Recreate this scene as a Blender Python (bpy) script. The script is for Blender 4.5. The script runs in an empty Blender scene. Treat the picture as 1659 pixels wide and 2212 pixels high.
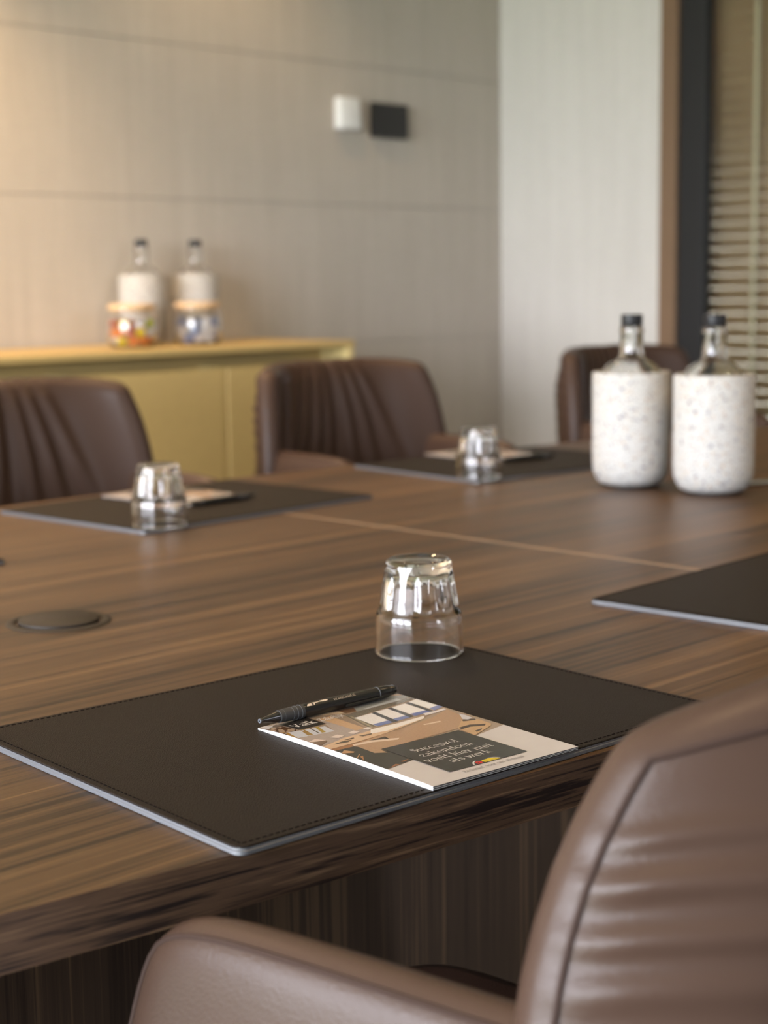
import bpy, bmesh, math, random
from mathutils import Vector, Matrix, noise

random.seed(7)
scene = bpy.context.scene
COL = scene.collection
PI = math.pi

# ------------------------------------------------------------------ camera
CAM_Z = 1.09                       # eye height above the floor; table top is at 0.74
YAW, PITCH, ROLL = math.radians(44.9165), math.radians(8.1204), math.radians(-0.8286)
fw = Vector((math.sin(YAW)*math.cos(PITCH), math.cos(YAW)*math.cos(PITCH), -math.sin(PITCH)))
rt = Vector((math.cos(YAW), -math.sin(YAW), 0))
up = rt.cross(fw)
r2 = math.cos(ROLL)*rt + math.sin(ROLL)*up
u2 = -math.sin(ROLL)*rt + math.cos(ROLL)*up
cam = bpy.data.cameras.new('camera')
cam_ob = bpy.data.objects.new('camera', cam)
COL.objects.link(cam_ob)
cam_ob.matrix_world = Matrix(((r2.x, u2.x, -fw.x, 0), (r2.y, u2.y, -fw.y, 0), (r2.z, u2.z, -fw.z, CAM_Z), (0, 0, 0, 1)))
cam.sensor_fit = 'VERTICAL'
cam.sensor_height = 36.0
cam.sensor_width = 27.0
cam.lens = 3437.146/2212*36
cam.clip_start = 0.05
cam.dof.use_dof = True
cam.dof.focus_distance = 1.19
cam.dof.aperture_fstop = 5.9
scene.camera = cam_ob

# ------------------------------------------------------------------ exposure
scene.view_settings.view_transform = 'Standard'
scene.view_settings.look = 'None'
scene.view_settings.gamma = 1
scene.view_settings.use_curve_mapping = False
scene.view_settings.exposure = 0.0
scene.cycles.max_bounces = 10
scene.cycles.diffuse_bounces = 4
scene.cycles.glossy_bounces = 4
scene.cycles.transmission_bounces = 10

# ------------------------------------------------------------------ sky (overcast, seen through the windows)
world = bpy.data.worlds.new('sky')
scene.world = world
world.use_nodes = True
bgn = world.node_tree.nodes['Background']
bgn.inputs[0].default_value = (0.87, 0.90, 1.0, 1)
bgn.inputs[1].default_value = 35.0

# ------------------------------------------------------------------ room dimensions
WALL_L, WALL_R, WALL_F, WALL_B, CEIL = -2.6, 4.424, -2.4, 3.82, 2.62
TABLE_Z = 0.74
LEFT_WINDOWS = [(-0.55, 0.78), (0.90, 2.20), (2.32, 3.58)]
FRONT_WINDOWS = [(1.25, 1.70)]
SILL_L, HEAD_L, SILL_F, HEAD_F = 0.12, 2.45, 1.1, 2.3

def portal(name, loc, rot, sx, sy):
    l = bpy.data.lights.new(name, 'AREA')
    l.shape = 'RECTANGLE'; l.size = sx; l.size_y = sy
    l.cycles.is_portal = True
    o = bpy.data.objects.new(name, l); COL.objects.link(o)
    o.location = loc; o.rotation_euler = rot
for (a, b) in LEFT_WINDOWS:
    portal('window_portal', (WALL_L-0.05, (a+b)/2, (SILL_L+HEAD_L)/2), (0, -PI/2, 0), HEAD_L-SILL_L, b-a)
for (a, b) in FRONT_WINDOWS:
    portal('window_portal', ((a+b)/2, WALL_F-0.05, (SILL_F+HEAD_F)/2), (PI/2, 0, 0), b-a, HEAD_F-SILL_F)

# ------------------------------------------------------------------ helpers
def tag(o, label=None, cat=None, group=None, kind=None):
    if label: o['label'] = label
    if cat: o['category'] = cat
    if group: o['group'] = group
    if kind: o['kind'] = kind
    return o

def link_mesh(name, me, mat, parent=None, smooth=True):
    if mat is not None and len(me.materials) == 0:
        me.materials.append(mat)
    for p in me.polygons: p.use_smooth = smooth
    o = bpy.data.objects.new(name, me)
    COL.objects.link(o)
    if parent: o.parent = parent
    return o

def from_bm(name, bm, mat, parent=None, smooth=True, auto=None):
    bmesh.ops.recalc_face_normals(bm, faces=bm.faces)
    me = bpy.data.meshes.new(name)
    bm.to_mesh(me); bm.free()
    o = link_mesh(name, me, mat, parent, smooth)
    if auto: sharp(me, auto)
    return o

def flat_big(me, area=2.5e-4):
    for p in me.polygons:
        if p.area > area: p.use_smooth = False

def sharp(me, deg):
    me.set_sharp_from_angle(angle=math.radians(deg))

def empty(name, loc, rz=0):
    o = bpy.data.objects.new(name, None)
    COL.objects.link(o)
    o.location = loc; o.rotation_euler = (0, 0, rz)
    o.empty_display_size = 0.05
    return o

def copy_tree(o, parent=None):
    c = o.copy()
    COL.objects.link(c)
    c.parent = parent
    for ch in list(o.children):
        copy_tree(ch, c)
    return c

def add_box(bm, x0, x1, y0, y1, z0, z1, bev=0.0, seg=2):
    r = bmesh.ops.create_cube(bm, size=1)
    vs = r['verts']
    for v in vs:
        v.co = Vector(((x0+x1)/2+v.co.x*(x1-x0), (y0+y1)/2+v.co.y*(y1-y0), (z0+z1)/2+v.co.z*(z1-z0)))
    if bev > 0:
        es = list({e for v in vs for e in v.link_edges})
        bmesh.ops.bevel(bm, geom=es, offset=bev, segments=seg, profile=0.5, affect='EDGES', clamp_overlap=True)

def box(name, dims, mat, parent=None, bev=0.0, seg=2, smooth=True):
    bm = bmesh.new()
    add_box(bm, *dims, bev=bev, seg=seg)
    o = from_bm(name, bm, mat, parent, smooth and bev > 0, 35 if bev > 0 else None)
    flat_big(o.data)
    return o

def add_lathe(bm, prof, n=48, closed=False, mod=None):
    """revolve (r,z) points round z. r=0 ends become poles."""
    rings = []
    for k, (r, z) in enumerate(prof):
        if r <= 1e-7:
            rings.append([bm.verts.new((0, 0, z))])
        else:
            ring = []
            for i in range(n):
                a = 2*PI*i/n
                rr = r if mod is None else mod(k, a, r, z)
                ring.append(bm.verts.new((rr*math.cos(a), rr*math.sin(a), z)))
            rings.append(ring)
    pairs = list(zip(rings[:-1], rings[1:]))
    if closed: pairs.append((rings[-1], rings[0]))
    for a, b in pairs:
        if len(a) == 1 and len(b) == 1: continue
        if len(a) == 1:
            for i in range(n): bm.faces.new((a[0], b[i], b[(i+1) % n]))
        elif len(b) == 1:
            for i in range(n): bm.faces.new((a[i], a[(i+1) % n], b[0]))
        else:
            for i in range(n): bm.faces.new((a[i], a[(i+1) % n], b[(i+1) % n], b[i]))

def lathe(name, prof, mat, parent=None, n=48, closed=False, mod=None, auto=40):
    bm = bmesh.new()
    add_lathe(bm, prof, n, closed, mod)
    return from_bm(name, bm, mat, parent, True, auto)

def add_tube(bm, pts, r, n=8, closed=False, caps=True):
    pts = [Vector(p) for p in pts]
    m = len(pts)
    rings = []
    prev = None
    for i, p in enumerate(pts):
        if closed:
            t = (pts[(i+1) % m]-pts[i-1]).normalized()
        else:
            t = (pts[min(i+1, m-1)]-pts[max(i-1, 0)]).normalized()
        if prev is None:
            a = Vector((0, 0, 1)) if abs(t.z) < 0.9 else Vector((1, 0, 0))
            nrm = t.cross(a).normalized()
        else:
            nrm = (prev-t*prev.dot(t)).normalized()
        prev = nrm
        bn = t.cross(nrm)
        rr = r[i] if isinstance(r, (list, tuple)) else r
        rings.append([bm.verts.new(p+(nrm*math.cos(2*PI*k/n)+bn*math.sin(2*PI*k/n))*rr) for k in range(n)])
    rng = range(m) if closed else range(m-1)
    for i in rng:
        a, b = rings[i], rings[(i+1) % m]
        for k in range(n):
            bm.faces.new((a[k], a[(k+1) % n], b[(k+1) % n], b[k]))
    if caps and not closed:
        bm.faces.new(rings[0][::-1]); bm.faces.new(rings[-1])

def tube(name, pts, r, mat, parent=None, n=8, closed=False):
    bm = bmesh.new()
    add_tube(bm, pts, r, n, closed)
    return from_bm(name, bm, mat, parent, True, 50)

def prism(name, outline, z0, z1, mat, parent=None, bev=0.0, seg=2, smooth=True):
    bm = bmesh.new()
    vs = [bm.verts.new((x, y, z0)) for x, y in outline]
    f = bm.faces.new(vs)
    r = bmesh.ops.extrude_face_region(bm, geom=[f])
    for g in r['geom']:
        if isinstance(g, bmesh.types.BMVert): g.co.z = z1
    if bev > 0:
        es = [e for e in bm.edges if abs(e.verts[0].co.z-e.verts[1].co.z) < 1e-7]
        bmesh.ops.bevel(bm, geom=es, offset=bev, segments=seg, profile=0.5, affect='EDGES', clamp_overlap=True)
    o = from_bm(name, bm, mat, parent, smooth, 30)
    for q in o.data.polygons:
        if abs(q.normal.z) > 0.999: q.use_smooth = False
    return o

def rounded_rect(w, d, r, n=6):
    out = []
    for cx, cy, a0 in ((w/2-r, d/2-r, 0), (-w/2+r, d/2-r, 90), (-w/2+r, -d/2+r, 180), (w/2-r, -d/2+r, 270)):
        for i in range(n+1):
            a = math.radians(a0+90*i/n)
            out.append((cx+r*math.cos(a), cy+r*math.sin(a)))
    return out

# ------------------------------------------------------------------ materials
def srgb(r, g, b):
    f = lambda c: (c/255/12.92) if c/255 <= 0.04045 else ((c/255+0.055)/1.055)**2.4
    return (f(r), f(g), f(b), 1)

class NT:
    def __init__(s, name):
        s.m = bpy.data.materials.new(name); s.m.use_nodes = True
        s.t = s.m.node_tree; s.b = s.t.nodes['Principled BSDF']
        s.out = s.t.nodes['Material Output']
    def n(s, typ, **kw):
        nd = s.t.nodes.new(typ)
        for k, v in kw.items():
            if k in nd.inputs: nd.inputs[k].default_value = v
            else: setattr(nd, k, v)
        return nd
    def l(s, a, b): s.t.links.new(a, b)
    def set(s, **kw):
        for k, v in kw.items(): s.b.inputs[k.replace('_', ' ')].default_value = v
        return s
    def coord(s, scale=(1, 1, 1), kind='Object', rot=(0, 0, 0)):
        c = s.n('ShaderNodeTexCoord'); mp = s.n('ShaderNodeMapping')
        mp.inputs['Scale'].default_value = scale; mp.inputs['Rotation'].default_value = rot
        s.l(c.outputs[kind], mp.inputs['Vector'])
        return mp.outputs['Vector']
    def noise(s, vec, scale, detail=3, rough=0.5, dist=0.0):
        nd = s.n('ShaderNodeTexNoise'); nd.inputs['Scale'].default_value = scale
        nd.inputs['Detail'].default_value = detail; nd.inputs['Roughness'].default_value = rough
        nd.inputs['Distortion'].default_value = dist
        s.l(vec, nd.inputs['Vector']); return nd.outputs['Fac']
    def ramp(s, fac, stops):
        nd = s.n('ShaderNodeValToRGB'); cr = nd.color_ramp
        while len(cr.elements) < len(stops): cr.elements.new(0.5)
        for e, (p, c) in zip(cr.elements, stops):
            e.position = p; e.color = c if len(c) == 4 else (*c, 1)
        s.l(fac, nd.inputs['Fac']); return nd.outputs['Color']
    def mix(s, fac, a, b, mode='MIX'):
        nd = s.n('ShaderNodeMix', data_type='RGBA', blend_type=mode)
        for sock, v in ((nd.inputs[0], fac), (nd.inputs[6], a), (nd.inputs[7], b)):
            if hasattr(v, 'is_output'): s.l(v, sock)
            else: sock.default_value = v
        return nd.outputs[2]
    def bump(s, height, strength=0.3, dist=0.001):
        nd = s.n('ShaderNodeBump'); nd.inputs['Strength'].default_value = strength
        nd.inputs['Distance'].default_value = dist
        s.l(height, nd.inputs['Height']); s.l(nd.outputs['Normal'], s.b.inputs['Normal'])
        return nd

def plain(name, col, rough=0.5, metal=0.0, spec=0.5):
    t = NT(name)
    v = t.coord()
    nz = t.noise(v, 40, 2)
    c = t.mix(nz, [x*0.94 for x in col[:3]]+[1], [min(1, x*1.06) for x in col[:3]]+[1])
    t.l(c, t.b.inputs['Base Color'])
    t.set(Roughness=rough, Metallic=metal)
    t.b.inputs['Specular IOR Level'].default_value = spec
    return t.m

def wood(name, axis, dark, mid, light, rough=0.42, freq=1.0, contrast=1.0, ignore=None, brk=1.0):
    """walnut veneer, grain running along axis"""
    t = NT(name)
    ax = 'xyz'.index(axis)
    def lay(f, along):
        s = [f*freq]*3; s[ax] = along*freq
        if ignore: s['xyz'.index(ignore)] = 0.0
        return t.coord(s)
    big = t.noise(lay(14, 0.35*brk), 1.0, 3, 0.5, 0.8)
    mid_ = t.noise(lay(80, 0.9*brk), 1.0, 4, 0.6, 0.35)
    fin = t.noise(lay(330, 3.0*brk), 1.0, 3, 0.6, 0.1)
    a = t.n('ShaderNodeMath', operation='MULTIPLY_ADD'); a.inputs[1].default_value = 0.30
    t.l(big, a.inputs[0])
    m2 = t.n('ShaderNodeMath', operation='MULTIPLY_ADD'); m2.inputs[1].default_value = 0.42
    t.l(mid_, m2.inputs[0]); t.l(m2.outputs[0], a.inputs[2])
    b = t.n('ShaderNodeMath', operation='MULTIPLY'); b.inputs[1].default_value = 0.28
    t.l(fin, b.inputs[0]); t.l(b.outputs[0], m2.inputs[2])
    w = 0.13/contrast
    c = t.ramp(a.outputs[0], [(0.5-w, dark), (0.5-w*0.3, mid), (0.5+w*0.3, mid), (0.5+w, light)])
    pore = [1000*freq]*3; pore['xyz'.index(axis)] = 14*freq
    if ignore: pore['xyz'.index(ignore)] = 0.0
    po = t.noise(t.coord(pore), 1.0, 2, 0.5)
    pc = t.ramp(po, [(0.36, (0.72, 0.7, 0.68)), (0.47, (1, 1, 1))])
    c2 = t.mix(0.55, c, pc, 'MULTIPLY')
    t.l(c2, t.b.inputs['Base Color'])
    t.set(Roughness=rough); t.b.inputs['Specular IOR Level'].default_value = 0.27
    t.bump(po, 0.10, 0.0006)
    return t.m

def leather(name, col, rough=0.36, scale=620, bump=0.25, var=0.1):
    t = NT(name)
    v = t.coord()
    vo = t.n('ShaderNodeTexVoronoi'); vo.inputs['Scale'].default_value = scale; vo.feature = 'F1'
    t.l(v, vo.inputs['Vector'])
    nz = t.noise(v, 9, 3)
    c = t.mix(nz, [x*(1-var) for x in col[:3]]+[1], [x*(1+var) for x in col[:3]]+[1])
    t.l(c, t.b.inputs['Base Color'])
    t.set(Roughness=rough)
    t.bump(vo.outputs['Distance'], bump, 0.0008)
    return t.m

def glass_mat(name, tint=(1, 1, 1, 1), ior=1.5, rough=0.0):
    t = NT(name)
    t.set(Base_Color=tint, Roughness=rough, IOR=ior)
    t.b.inputs['Transmission Weight'].default_value = 1.0
    return t.m

M = {}
def linen(name, c1, c2):
    t = NT(name)
    warp = t.noise(t.coord((420, 420, 10)), 1.0, 3, 0.6)
    weft = t.noise(t.coord((12, 12, 520)), 1.0, 3, 0.6)
    mx = t.n('ShaderNodeMath', operation='ADD'); t.l(warp, mx.inputs[0]); t.l(weft, mx.inputs[1])
    big = t.noise(t.coord((30, 30, 1.2)), 1.0, 4, 0.65)
    h = t.n('ShaderNodeMath', operation='MULTIPLY_ADD'); h.inputs[1].default_value = 0.35
    t.l(mx.outputs[0], h.inputs[0]); 
    h2 = t.n('ShaderNodeMath', operation='MULTIPLY'); h2.inputs[1].default_value = 0.34; t.l(big, h2.inputs[0])
    t.l(h2.outputs[0], h.inputs[2])
    c = t.ramp(h.outputs[0], [(0.36, c1), (0.68, c2)])
    t.l(c, t.b.inputs['Base Color'])
    t.set(Roughness=0.85); t.b.inputs['Specular IOR Level'].default_value = 0.25
    t.bump(mx.outputs[0], 0.25, 0.0006)
    return t.m
M['wall'] = linen('linen_wallcovering', (0.40, 0.355, 0.295, 1), (0.50, 0.45, 0.385, 1))
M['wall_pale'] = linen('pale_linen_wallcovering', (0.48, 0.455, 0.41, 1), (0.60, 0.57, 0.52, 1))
M['ceiling'] = plain('ceiling_paint', (0.62, 0.60, 0.56, 1), 0.9)
M['wall_paint'] = plain('wall_paint', (0.36, 0.33, 0.29, 1), 0.9)
M['floor'] = plain('carpet', (0.10, 0.085, 0.075, 1), 0.95)
M['ground'] = plain('lawn', (0.10, 0.16, 0.05, 1), 0.9)
M['wood_top'] = wood('walnut_top', 'x', (0.022, 0.0115, 0.0055, 1), (0.070, 0.036, 0.0152, 1), (0.122, 0.066, 0.027, 1), 0.40, 1.15, 1.7)
M['wood_edge'] = wood('walnut_edge', 'x', (0.014, 0.009, 0.008, 1), (0.072, 0.042, 0.026, 1), (0.150, 0.092, 0.053, 1), 0.5, 1.7, 2.0, 'y', 3.0)
M['wood_base'] = wood('walnut_base', 'z', (0.028, 0.018, 0.012, 1), (0.048, 0.031, 0.020, 1), (0.10, 0.063, 0.036, 1), 0.5, 1.0, 1.7, 'y')
M['wood_trim'] = wood('walnut_trim', 'z', (0.10, 0.06, 0.035, 1), (0.17, 0.105, 0.06, 1), (0.22, 0.14, 0.085, 1), 0.5)
M['seam_and_highlight'] = plain('seam_strip', (0.22, 0.142, 0.085, 1), 0.45)  # centre seam colour, also painted on the top bevel as its highlight
M['leather'] = leather('brown_leather', (0.049, 0.0285, 0.0200, 1), 0.38, 520, 0.22)
M['leather'].node_tree.nodes['Principled BSDF'].inputs['Specular IOR Level'].default_value = 0.21
M['piping'] = leather('brown_piping', (0.036, 0.021, 0.016, 1), 0.7, 700, 0.2)
M['piping'].node_tree.nodes['Principled BSDF'].inputs['Specular IOR Level'].default_value = 0.15
M['seat_leather'] = leather('seat_leather', (0.085, 0.042, 0.028, 1), 0.42, 520, 0.3)
M['pad'] = leather('desk_pad_leather', (0.0125, 0.0090, 0.0070, 1), 0.55, 900, 0.45)
M['pad'].node_tree.nodes['Principled BSDF'].inputs['Specular IOR Level'].default_value = 0.11
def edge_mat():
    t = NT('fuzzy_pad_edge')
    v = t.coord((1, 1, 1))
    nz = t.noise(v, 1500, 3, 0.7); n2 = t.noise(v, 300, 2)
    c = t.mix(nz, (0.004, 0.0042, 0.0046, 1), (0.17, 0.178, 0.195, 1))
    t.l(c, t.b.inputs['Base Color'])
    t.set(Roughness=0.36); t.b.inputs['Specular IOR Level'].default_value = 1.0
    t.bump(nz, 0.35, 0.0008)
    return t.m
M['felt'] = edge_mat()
M['stitch'] = plain('stitch_thread', (0.004, 0.003, 0.003, 1), 0.9, 0, 0.05)
M['black_metal'] = plain('black_metal', (0.020, 0.019, 0.018, 1), 0.42)
M['black_frame'] = plain('black_frame', (0.014, 0.0135, 0.013, 1), 0.55, 0, 0.3)
M['grommet'] = plain('bronze_black_cap', (0.024, 0.018, 0.013, 1), 0.55, 0, 0.22)
M['cap'] = plain('black_cap', (0.012, 0.012, 0.013, 1), 0.4, 0, 0.35)
M['chrome'] = plain('chrome', (0.75, 0.75, 0.74, 1), 0.12, 1.0)
M['gold'] = plain('olive_gold_lacquer', (0.46, 0.33, 0.125, 1), 0.42)
M['gold_light'] = plain('olive_gold_edge', (0.60, 0.47, 0.20, 1), 0.42)
M['white_plastic'] = plain('white_plastic', (0.72, 0.72, 0.70, 1), 0.4)
M['black_plastic'] = plain('black_plastic', (0.014, 0.013, 0.012, 1), 0.35)
M['cork'] = plain('pale_wood_lid', (0.55, 0.38, 0.21, 1), 0.6)
M['paper'] = plain('white_paper', (0.70, 0.70, 0.70, 1), 0.7)
M['glass'] = glass_mat('clear_glass', (1, 1, 1, 1), 1.5)
M['bottle'] = glass_mat('bottle_glass', (1, 1, 1, 1), 1.45)
M['blind'] = plain('tan_slat', (0.255, 0.175, 0.098, 1), 0.5)
M['cord'] = plain('blind_cord', (0.42, 0.37, 0.25, 1), 0.8)
M['pen'] = plain('pen_black', (0.010, 0.0095, 0.009, 1), 0.22)
M['pen_grip'] = plain('pen_rubber', (0.022, 0.022, 0.023, 1), 0.6)
M['ring'] = plain('pen_groove', (0.10, 0.11, 0.125, 1), 0.4)
M['print_beige'] = plain('pad_print', (0.52, 0.42, 0.32, 1), 0.5)
M['candle'] = plain('cream', (0.7, 0.65, 0.55, 1), 0.6)

def terrazzo():
    t = NT('terrazzo')
    v = t.coord()
    base = (0.405, 0.395, 0.37, 1)
    c = base
    for sc, thr, cols in ((85, 0.27, ((0.10, 0.105, 0.12, 1), (0.30, 0.30, 0.295, 1))), (120, 0.30, ((0.38, 0.27, 0.17, 1), (0.40, 0.39, 0.36, 1))), (230, 0.33, ((0.17, 0.165, 0.16, 1), (0.36, 0.32, 0.26, 1)))):
        vo = t.n('ShaderNodeTexVoronoi'); vo.inputs['Scale'].default_value = sc
        ds = t.n('ShaderNodeVectorMath', operation='ADD')
        nz = t.n('ShaderNodeTexNoise'); nz.inputs['Scale'].default_value = sc*1.7; t.l(v, nz.inputs['Vector'])
        sm = t.n('ShaderNodeVectorMath', operation='SCALE'); sm.inputs['Scale'].default_value = 0.6/sc
        t.l(nz.outputs['Color'], sm.inputs[0]); t.l(v, ds.inputs[0]); t.l(sm.outputs[0], ds.inputs[1])
        t.l(ds.outputs[0], vo.inputs['Vector'])
        sep = t.n('ShaderNodeSeparateColor'); t.l(vo.outputs['Color'], sep.inputs[0])
        cc = t.mix(sep.outputs[0], cols[0], cols[1])
        lt = t.n('ShaderNodeMath', operation='LESS_THAN'); lt.inputs[1].default_value = thr; t.l(vo.outputs['Distance'], lt.inputs[0])
        keep = t.n('ShaderNodeMath', operation='LESS_THAN'); keep.inputs[1].default_value = 0.82; t.l(sep.outputs[1], keep.inputs[0])
        f = t.n('ShaderNodeMath', operation='MULTIPLY'); t.l(lt.outputs[0], f.inputs[0]); t.l(keep.outputs[0], f.inputs[1])
        c = t.mix(f.outputs[0], c, cc)
    t.l(c, t.b.inputs['Base Color'])
    t.set(Roughness=0.7)
    return t.m
M['terrazzo'] = terrazzo()

def pane_mat():
    t = NT('window_pane')
    tr = t.n('ShaderNodeBsdfTransparent'); gl = t.n('ShaderNodeBsdfGlossy'); gl.inputs['Roughness'].default_value = 0.02
    fr = t.n('ShaderNodeFresnel'); fr.inputs['IOR'].default_value = 1.5
    mx = t.n('ShaderNodeMixShader'); tr.inputs[0].default_value = (0.95, 0.96, 0.94, 1)
    t.l(fr.outputs[0], mx.inputs[0]); t.l(tr.outputs[0], mx.inputs[1]); t.l(gl.outputs[0], mx.inputs[2])
    t.l(mx.outputs[0], t.out.inputs['Surface'])
    return t.m
M['pane'] = pane_mat()

def print_mat(name, rough=0.22):
    t = NT(name)
    a = t.n('ShaderNodeVertexColor'); a.layer_name = 'ink'
    nz = t.noise(t.coord(), 700, 2)
    c = t.mix(nz, (0.56, 0.55, 0.54, 1), (0.74, 0.73, 0.72, 1))
    c2 = t.mix(1.0, a.outputs['Color'], c, 'MULTIPLY')
    t.l(c2, t.b.inputs['Base Color']); t.set(Roughness=rough)
    return t.m
M['print'] = print_mat('cover_print')

def emit(name, col, strength):
    t = NT(name)
    t.set(Base_Color=(0.1, 0.1, 0.1, 1))
    t.b.inputs['Emission Color'].default_value = col; t.b.inputs['Emission Strength'].default_value = strength
    return t.m
M['lamp'] = emit('downlight_lens', (1.0, 0.72, 0.42, 1), 60)

# ================================================================== THE ROOM
T = 0.2
tag(box('floor', (WALL_L-T, WALL_R+T, WALL_F-T, WALL_B+T, -0.12, 0.0), M['floor']), 'dark brown carpeted floor under the table', kind='structure')
ceiling = tag(box('ceiling', (WALL_L-T, WALL_R+T, WALL_F-T, WALL_B+T, CEIL, CEIL+0.12), M['ceiling']), 'pale ceiling with recessed downlights', kind='structure')
tag(box('ground', (-40, 40, -40, 40, -0.6, -0.5), M['ground']), 'green lawn outside the windows', kind='structure')

wall_back = box('wall_back', (WALL_L-T, WALL_R+T, WALL_B+0.004, WALL_B+T, 0, CEIL), M['wall_paint'])
tag(wall_back, 'beige linen covered wall behind the sideboard', kind='structure')
zs = [0.0, 0.456, 0.903, 1.350, 1.797, 2.244, CEIL]
for a, b in zip(zs[:-1], zs[1:]):       # courses of wallcovering with a fine butt joint between them
    box('wallcovering_panel', (WALL_L, WALL_R, WALL_B, WALL_B+0.004, a+0.0014, b-0.0014), M['wall'], wall_back, bev=0.0011, seg=1)

# right wall: linen pier by the corner, then a glazed opening with a blind
OPEN_Y0, OPEN_Y1, OPEN_H = 0.25, 3.129, 2.50
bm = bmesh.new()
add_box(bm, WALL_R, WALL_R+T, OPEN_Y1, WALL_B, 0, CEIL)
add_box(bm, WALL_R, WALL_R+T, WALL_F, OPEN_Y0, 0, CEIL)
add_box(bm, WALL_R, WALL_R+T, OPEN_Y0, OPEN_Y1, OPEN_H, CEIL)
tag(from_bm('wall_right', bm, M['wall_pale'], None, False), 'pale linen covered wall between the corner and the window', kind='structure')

bm = bmesh.new()
segs = [WALL_F-T] + [v for ab in LEFT_WINDOWS for v in ab] + [WALL_B]
for i in range(0, len(segs), 2): add_box(bm, WALL_L-T, WALL_L, segs[i], segs[i+1], 0, CEIL)
for a, b in LEFT_WINDOWS:
    add_box(bm, WALL_L-T, WALL_L, a, b, 0, SILL_L); add_box(bm, WALL_L-T, WALL_L, a, b, HEAD_L, CEIL)
tag(from_bm('wall_left', bm, M['wall_paint'], None, False), 'wall with large windows on the left', kind='structure')
bm = bmesh.new()
segs = [WALL_L] + [v for ab in FRONT_WINDOWS for v in ab] + [WALL_R+T]
for i in range(0, len(segs), 2): add_box(bm, segs[i], segs[i+1], WALL_F-T, WALL_F, 0, CEIL)
for a, b in FRONT_WINDOWS:
    add_box(bm, a, b, WALL_F-T, WALL_F, 0, SILL_F); add_box(bm, a, b, WALL_F-T, WALL_F, HEAD_F, CEIL)
tag(from_bm('wall_front', bm, M['wall_paint'], None, False), 'wall behind the camera with a narrow window', kind='structure')

# frames of the daylight windows
k = 2
for a, b in LEFT_WINDOWS:
    bm = bmesh.new()
    for y in (a, b-0.05): add_box(bm, WALL_L-0.12, WALL_L-0.06, y, y+0.05, SILL_L, HEAD_L)
    for z in (SILL_L, 0.95, HEAD_L-0.05): add_box(bm, WALL_L-0.12, WALL_L-0.06, a+0.05, b-0.05, z, z+0.05)
    tag(from_bm('window_%d' % k, bm, M['black_frame'], None, False), 'black framed daylight window on the left', kind='structure'); k += 1
for a, b in FRONT_WINDOWS:
    bm = bmesh.new()
    for x in (a, b-0.05): add_box(bm, x, x+0.05, WALL_F-0.12, WALL_F-0.06, SILL_F, HEAD_F)
    for z in (SILL_F, HEAD_F-0.05): add_box(bm, a+0.05, b-0.05, WALL_F-0.12, WALL_F-0.06, z, z+0.05)
    tag(from_bm('window_%d' % k, bm, M['black_frame'], None, False), 'black framed window behind the camera', kind='structure'); k += 1

# window_1 with wooden reveal, black frame and glass
tag(box('trim_1', (WALL_R-0.004, WALL_R+T, 3.062, 3.129, 0, OPEN_H), M['wood_trim'], bev=0.002), 'walnut jamb beside the black window frame', kind='structure')
win = empty('window_1', (WALL_R+0.05, 1.6, 0))
tag(win, 'black framed glazing in front of the slatted blind', kind='structure')
bx = lambda n, x0, x1, y0, y1, z0, z1, m, b=0.003: box(n, (x0-WALL_R-0.05, x1-WALL_R-0.05, y0-1.6, y1-1.6, z0, z1), m, win, bev=b)
bx('frame_upright', WALL_R+0.012, WALL_R+0.06, 2.967, 3.062, 0, OPEN_H, M['black_frame'])
bx('frame_upright', WALL_R+0.012, WALL_R+0.06, OPEN_Y0, OPEN_Y0+0.09, 0, OPEN_H, M['black_frame'])
bx('frame_rail', WALL_R+0.012, WALL_R+0.06, OPEN_Y0+0.09, 2.967, OPEN_H-0.08, OPEN_H, M['black_frame'])
bx('frame_rail', WALL_R+0.012, WALL_R+0.06, OPEN_Y0+0.09, 2.967, 0, 0.08, M['black_frame'])
bx('glass_pane', WALL_R+0.034, WALL_R+0.038, OPEN_Y0+0.09, 2.967, 0.08, OPEN_H-0.08, M['pane'], 0)

# blind behind the glass: every slat its own piece
BY0, BY1 = OPEN_Y0+0.05, 3.03
blind = empty('venetian_blind', (WALL_R+0.13, (BY0+BY1)/2, 0.06))
tag(blind, 'tan horizontal slatted blind behind the glass at right edge', 'blind')
L = (BY1-BY0)/2
bm = bmesh.new()
rows = []
for j in range(5):
    q = -1+2*j/4
    w = q*0.0245
    crown = 0.003*(1-q*q)
    ang = math.radians(49)
    px, pz = -(w*math.cos(ang))-crown*math.sin(ang), w*math.sin(ang)-crown*math.cos(ang)
    rows.append((px, pz))
th = 0.0012
up_v = [[bm.verts.new((px, y, pz)) for y in (-L, L)] for px, pz in rows]
lo_v = [[bm.verts.new((px+th, y, pz-th)) for y in (-L, L)] for px, pz in rows]
for j in range(4):
    bm.faces.new((up_v[j][0], up_v[j+1][0], up_v[j+1][1], up_v[j][1]))
    bm.faces.new((lo_v[j][0], lo_v[j][1], lo_v[j+1][1], lo_v[j+1][0]))
    bm.faces.new((up_v[j][0], lo_v[j][0], lo_v[j+1][0], up_v[j+1][0])); bm.faces.new((up_v[j][1], up_v[j+1][1], lo_v[j+1][1], lo_v[j][1]))
bm.faces.new((up_v[0][0], up_v[0][1], lo_v[0][1], lo_v[0][0])); bm.faces.new((up_v[4][0], lo_v[4][0], lo_v[4][1], up_v[4][1]))
slat0 = from_bm('slat', bm, M['blind'], blind, True, 40)
PITCH_S = 0.042
slat0.location = (0, 0, 0.06)
for i in range(1, 56):
    s = slat0.copy(); COL.objects.link(s); s.parent = blind; s.location = (0, 0, 0.06+i*PITCH_S)
box('bottom_rail', (-0.012, 0.012, -L, L, 0.0, 0.022), M['blind'], blind, bev=0.003)
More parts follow.
